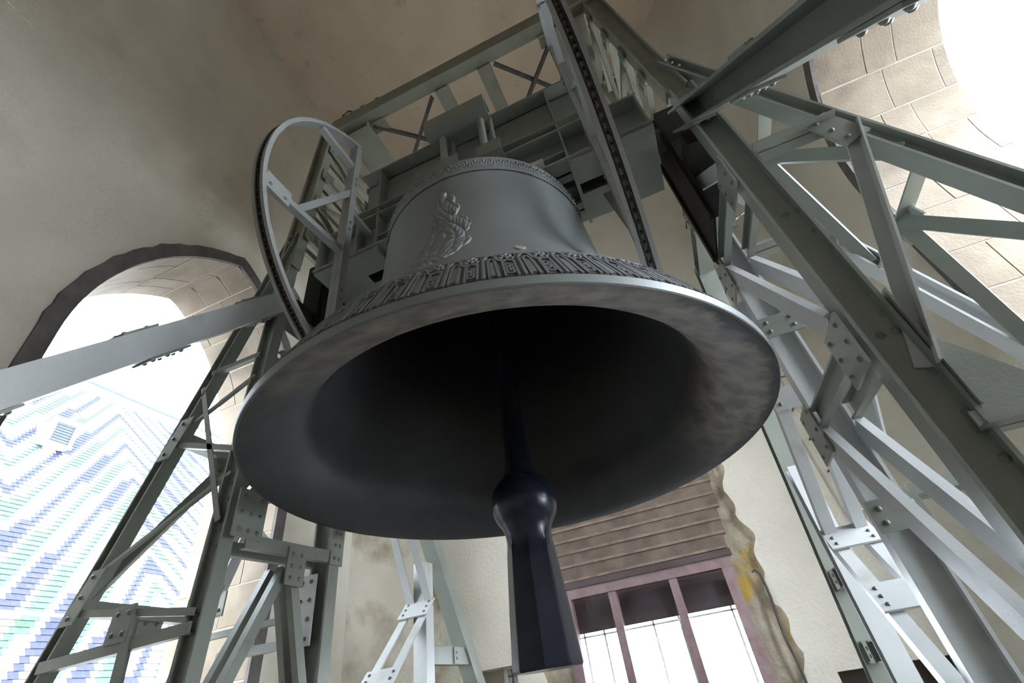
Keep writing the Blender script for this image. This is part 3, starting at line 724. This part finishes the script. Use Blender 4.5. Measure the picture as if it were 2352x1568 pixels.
# high-relief robed figure on clouds
NA, NH = 210, 300; a0, a1, h0, h1 = -103.5, -72.0, .74, 1.74
def figure_height(x, y):
    # x: -1..1 across, y: 0..1 up; overlapping lobes with steep edges, carved by fold lines
    best = 0.0; edge = 0.0
    def e(cx, cy, rx, ry, rot, hh, f=0.0, ph=0.0):
        nonlocal best
        c, s = math.cos(rot), math.sin(rot); dx, dy = (x - cx), (y - cy) * 2.1
        u = (dx * c + dy * s) / rx; v = (-dx * s + dy * c) / ry; d = u * u + v * v
        if d < 1:
            h = hh * (1 - d * d) ** .33
            if f: h -= .0065 * abs(math.sin(f * (v + .5 * u * u + .35 * math.sin(3 * u + ph)) + ph)) ** .5 * (1 - d) ** .3
            best = max(best, h)
    e(-.66, .055, .34, .10, .28, .014, 5, .3); e(-.25, .10, .40, .14, .30, .020, 4, 1); e(.20, .15, .34, .14, .36, .018, 4, 2)
    e(-.62, .17, .24, .17, .35, .019, 4, .5); e(.52, .27, .26, .15, .4, .021, 4, 1.3); e(-.30, .24, .36, .18, .30, .024, 4, .2); e(.12, .25, .36, .18, .2, .023, 5, 1.9)
    e(-.57, .32, .15, .13, 0, .022, 4, .9); e(-.44, .42, .18, .12, .15, .022, 4, .4); e(.36, .38, .24, .20, .25, .025, 5, .7); e(.57, .45, .16, .09, .3, .018)
    e(.0, .36, .46, .24, .15, .027, 6, 1.1); e(-.24, .46, .30, .38, -.40, .029, 7, .3); e(.08, .53, .40, .32, .30, .031, 8, 1.7)
    e(.30, .50, .27, .20, .5, .027, 6, .8); e(.52, .57, .17, .11, .2, .022, 4, 0); e(.64, .52, .15, .08, -.1, .016)
    e(.0, .71, .30, .34, .15, .031, 7, .2); e(-.24, .69, .14, .32, -.55, .026, 5, .6); e(.20, .66, .35, .11, .60, .030, 4, 1.5)
    e(.25, .76, .12, .16, .3, .030, 4, .5); e(.27, .85, .10, .11, 0, .034); e(.36, .73, .13, .06, .8, .026)
    e(-.06, .90, .13, .15, 0, .034); e(-.06, .945, .15, .08, .1, .030, 6, 0); e(-.10, .83, .10, .12, .2, .029)
    if best <= 0: return 0
    mask = min(1.0, best / .010)
    wx = x + .10 * math.sin(9 * y + 2 * x); wy = y + .05 * math.sin(7 * x + 11 * y)
    r1 = abs(math.sin(13 * wx + 17 * wy + 1.6 * math.sin(10 * wy))) ** .6; r2 = abs(math.sin(30 * wy - 9 * wx + 1.8 * math.sin(8 * wx))) ** .6
    return best * .55 + mask * (.008 * min(r1, r2) + .004 * r1 - .002)
m = MB(); vs = []; hv = []
for j in range(NH + 1):
    for i in range(NA + 1):
        fx, fy = i / NA, j / NH; x = (2 * fx - 1) * 1.05; y = fy
        h = h0 + (h1 - h0) * fy; dsp = figure_height(x, y); hv.append(dsp)
        a = math.radians(a0 + (a1 - a0) * fx); r = rb(h) + dsp * .85 - .003
        vs.append((r * math.cos(a), r * math.sin(a), ZL + h))
fs = []
for j in range(NH):
    for i in range(NA):
        q = (j * (NA + 1) + i, j * (NA + 1) + i + 1, (j + 1) * (NA + 1) + i + 1, (j + 1) * (NA + 1) + i)
        if max(hv[k] for k in q) > 0: fs.append(q)
m.add(vs, fs); part('figure_relief', m, M['bronze'], bell, 60, 'cast relief of a robed figure with a child above clouds')
# pale oval patch low on the waist
m = MB(); ang = math.radians(-61.6); hh = .775; rr = rb(hh) + .004
er = Vector((math.cos(ang), math.sin(ang), 0)); et = Vector((-math.sin(ang), math.cos(ang), 0)); eh = (Vector((rb(hh + .05) * er.x, rb(hh + .05) * er.y, .05)) - Vector((rb(hh - .05) * er.x, rb(hh - .05) * er.y, -.05))).normalized()
cc = Vector((rr * er.x, rr * er.y, ZL + hh)); vs = []
nn = et.cross(eh)
for k in range(20): vs.append(cc + et * .030 * math.cos(k * PI / 10) + eh * .030 * math.sin(k * PI / 10) + nn * .003)
vs += [v_ - nn * .008 for v_ in vs[:20]]
m.add(vs, [tuple(range(20))] + [(k, 20 + k, 20 + (k + 1) % 20, (k + 1) % 20) for k in range(20)]); part('test_patch', m, M['cream'], bell, label='small pale oval patch')

# ---------------------------------------------------------------- clapper
def crad(r, z, t):
    if z > 2.335: f = 0
    elif z < 2.25: f = 1
    else: f = (2.335 - z) / .085
    o = math.cos(PI / 8) / math.cos(((t + PI / 8 + .14) % (PI / 4)) - PI / 8)
    return r * ((1 - f) + f * o * 1.03)
cl = [(.0, 1.700), (.166, 1.700), (.172, 1.712), (.170, 1.74), (.156, 1.95), (.143, 2.12), (.136, 2.20), (.132, 2.25), (.129, 2.275), (.128, 2.30), (.130, 2.335), (.139, 2.37)]
for k in range(0, 19):
    a = -.66 + (.66 + PI / 2 - .58) * k / 18; cl.append((.196 * math.cos(a), 2.515 + .19 * math.sin(a)))
cl += [(.100, 2.70), (.084, 2.76), (.076, 2.86), (.070, 3.2), (.062, 3.8), (.06, 4.45)]
m = MB(); m.lathe(cl, 96, 0, rfun=crad)
ct = thing('clapper', (0, 0, 4.6), 'glossy black clapper with ball and faceted tail hanging inside the bell', 'clapper')
part('shaft_and_ball', m, M['clapper'], ct, 22)
m = MB(); m.tube([(-.14, 0, 4.5), (.14, 0, 4.5)], .07, 16); m.box((0, 0, 4.72), (.1, .16, .36)); part('hinge', m, M['iron'], ct)

# ---------------------------------------------------------------- ringing wheels with their chains
def ringing_wheel(x, side):
    zc, Rw = 4.88, (1.57 if side > 0 else 1.54)
    t = thing('ringing_wheel', (x, 0, zc), ('pale grey half wheel right of the bell, seen edge-on with a thick chain' if side > 0 else
              'pale grey half wheel left of the bell, seen open with three spokes'), 'bell wheel', 'ringing wheels on the yoke')
    yc = -.66; am = math.acos(-yc / Rw)
    n = 60
    def arc(prof, sa, ea):
        m = MB(); vs = []; k = len(prof)
        for i in range(n + 1):
            a = sa + (ea - sa) * i / n
            for r, dx in prof: vs.append((x + dx, -(Rw + r) * math.cos(a), zc + (Rw + r) * math.sin(a)))
        fs = [(i * k + j, i * k + (j + 1) % k, (i + 1) * k + (j + 1) % k, (i + 1) * k + j) for i in range(n) for j in range(k)] + [tuple(range(k)), tuple(range(n * k, n * k + k))[::-1]]
        m.add(vs, fs); return m
    U = [(-.034, -.048), (0, -.048), (0, -.022), (-.026, -.020), (-.026, .020), (0, .022), (0, .048), (-.034, .048)]
    U = [(r, dx) for r, dx in U]
    part('rim', arc(U, -am - .11, am), M['wheel'], t, 30)
    zt = math.sqrt(Rw * Rw - yc * yc) - .03
    for dx in (-.022, .022):
        beam(t, 'back_bar', (x + dx, yc, zc - zt), (x + dx, yc, zc + zt), P_C(.07, .042), (0, -1, 0), 'wheel')
    Ri = Rw - .032
    for p, q in (((-Ri * math.cos(.20), -Ri * math.sin(.20)), (yc, -.22)), ((-1.16, -.26), (yc, .60)), ((-math.sqrt(Ri ** 2 - 1.0 ** 2), 1.0), (yc, 1.0))):
        beam(t, 'spoke', (x, p[0], zc + p[1]), (x, q[0], zc + q[1]), P_L(.055, .055, .01), (0, 0, 1), 'wheel')
    gusset(t, (x + .02, -Ri * .90, zc - .27), (0, 1, -.02), (0, 0, 1), .22, .15, (-x, 0, 0), 2, 1, 'wheel')
    for dz in (-.72, .10, .75):
        for q in (-.045, .045):
            rivet((x - (.044 if x > 0 else -.044), yc, zc + dz + q), (-x, 0, 0), t)
    # brackets to the yoke web
    for dz in (.35,):
        beam(t, 'bracket', (x, yc, zc + dz), (x, -.36, zc + dz), P_L(.05, .05), (0, 0, 1), 'steel')
    # lower stay
    beam(t, 'stay', (x, yc, zc - 1.15), (x, .0, zc + .05), P_L(.09, .09), (0, 0, 1), 'wheel')
    # chain lying in the groove
    c = thing('drive_chain', (x, 0, zc), ('black roller chain in the rim of the wheel seen edge-on' if side > 0 else 'black roller chain in the rim of the open wheel left of the bell'),
              'chain', 'chains on the wheels')
    lm = MB(); 
    for dx in (-.012, .012): lm.box((dx, -(Rw - .012), 0), (.006, .024, .056))
    lm.tube([(-.016, -(Rw - .012), .0), (.016, -(Rw - .012), .0)], .010, 6)
    me = lm.mesh('chain_link', M['chain'])
    nl = int((2 * am + .11) * Rw / .062)
    for i in range(nl):
        a = -am - .11 + (2 * am + .11) * (i + .5) / nl
        place('chain_link', me, Matrix.Translation((x, 0, zc)) @ Matrix.Rotation(-a, 4, 'X'), c)
ringing_wheel(1.145, 1); ringing_wheel(-1.02, -1)

# ---------------------------------------------------------------- outside: tiled roof beyond the left opening
p0 = Vector((-14, 0, 4.5)); e = Vector((-8, 0, 10.9)).normalized(); nrm = Vector((10.9, 0, 8)).normalized()
roof = thing('church_roof', (-18, 12, -8), 'steep church roof of glazed tiles in white, green and blue zigzags', 'roof')
def rp(y, s, h=0): return p0 + e * s + Vector((0, y, 0)) + nrm * h
m = MB(); TW, TH = .20, .19
y0, y1, s0, s1 = -6.0, 34.0, -7.0, 13.4
ny, ns = int((y1 - y0) / TW), int((s1 - s0) / TH)
HP = 3.9
for j in range(ns):
    for i in range(ny):
        y = y0 + (i + (.5 if j % 2 else 0)) * TW; s_ = s0 + j * TH; yc_ = y + TW / 2; sc_ = s_ + TH / 2
        tri = HP - abs(((yc_ - 8.0 + HP) % (2 * HP)) - HP)
        ph = ((sc_ - 1.75 * tri - 4.36) / 2.2) % 1.0
        mi = 3 if ph < .23 else (0 if ph < .50 else (2 if ph < .74 else 1))
        if sc_ > 12.4: mi = 0 if sc_ > 12.8 else 1
        m.add([rp(y + .001, s_, .016), rp(y + TW - .001, s_, .016), rp(y + TW - .001, s_ + TH + .01, .0), rp(y + .001, s_ + TH + .01, .0), rp(y + .001, s_, .006), rp(y + TW - .001, s_, .006)],
              [(0, 1, 2, 3), (0, 4, 5, 1)], mi)
me = bpy.data.meshes.new('roof_tiles'); me.from_pydata([tuple(v_ - Vector(roof.location)) for v_ in m.v], [], m.f)
for q in ('tile_w', 'tile_p', 'tile_g', 'tile_b'): me.materials.append(M[q])
me.polygons.foreach_set('material_index', m.mi); me.update()
o = bpy.data.objects.new('roof_tiles', me); col.objects.link(o); o.parent = roof; o['kind'] = 'stuff'
m = MB()
a, b = rp(y0, s0, -.02), rp(y1, s0, -.02); c, d = rp(y1, s1, -.02), rp(y0, s1, -.02); k_ = Vector((-8, 0, -10.9))
m.add([a, b, c, d, Vector((d.x - 8, d.y, a.z)), Vector((c.x - 8, c.y, a.z))], [(0, 1, 2, 3), (3, 2, 5, 4), (0, 3, 4), (1, 5, 2), (0, 4, 5, 1)]); part('roof_body', m, M['lead'], roof)
m = MB(); m.tube([rp(y0, s1 + .05, .05), rp(y1, s1 + .05, .05)], .13, 8); part('ridge_cap', m, M['lead'], roof, 50)
m = MB(); m.tube([rp(y0, .0, .22), rp(y1, .0, .22)], .035, 6)
part('snow_rail', m, M['brass'], roof)
for k in range(14):
    m = MB(); m.tube([rp(-4 + 2.6 * k, -.05, 0), rp(-4 + 2.6 * k, .0, .22)], .03, 6); part('rail_bracket', m, M['brass'], roof)
# dormer louvre
D = rp(5.22, 7.75, 0)
dm = MB()
dm.box(D + Vector((.15, 0, .06)), (.9, .76, .90)); dorm = part('dormer', dm, M['white'], roof)
m = MB(); m.box(D + Vector((.61, 0, .06)), (.03, .60, .70)); part('louvre_back', m, M['lead'], dorm)
for k in range(7):
    m = MB(); m.box(D + Vector((.63, 0, -.23 + .095 * k)), (.05, .58, .024), Matrix.Rotation(.6, 3, 'Y')); part('slat', m, M['lead'], dorm)
for dy in (-.34, .34):
    m = MB(); m.box(D + Vector((.65, dy, .06)), (.10, .10, .80)); part('frame_bar', m, M['white'], dorm)
for dz in (-.37, .49):
    m = MB(); m.box(D + Vector((.65, 0, dz)), (.12, .84, .10)); part('frame_bar', m, M['white'], dorm)
m = MB(); m.box((0, 0, -30.05), (400, 400, .1)); o = part('ground', m, M['city']); tag(o, None, None, None, 'structure')
# parapet mesh at the foot of the left opening
t = thing('mesh_fence', (-4.7, .19, SILL), 'fine wire mesh fence across the foot of the left arched opening', 'fence')
m = MB()
for k in range(54): m.tube([(-4.7, -1.12 + .049 * k, SILL), (-4.7, -1.12 + .049 * k, 2.02)], .004, 4)
for k in range(17): m.tube([(-4.7, -1.13, SILL + .02 + .05 * k), (-4.7, 1.5, SILL + .02 + .05 * k)], .004, 4)
o = part('wire_mesh', m, M['iron'], t); o['kind'] = 'stuff'
m = MB(); m.tube([(-4.7, -1.14, 2.03), (-4.7, 1.51, 2.03)], .014, 6); part('top_rail', m, M['iron'], t)
for y in (-1.11, 1.48):
    m = MB(); m.tube([(-4.7, y, SILL), (-4.7, y, 2.03)], .016, 6); part('fence_post', m, M['iron'], t)
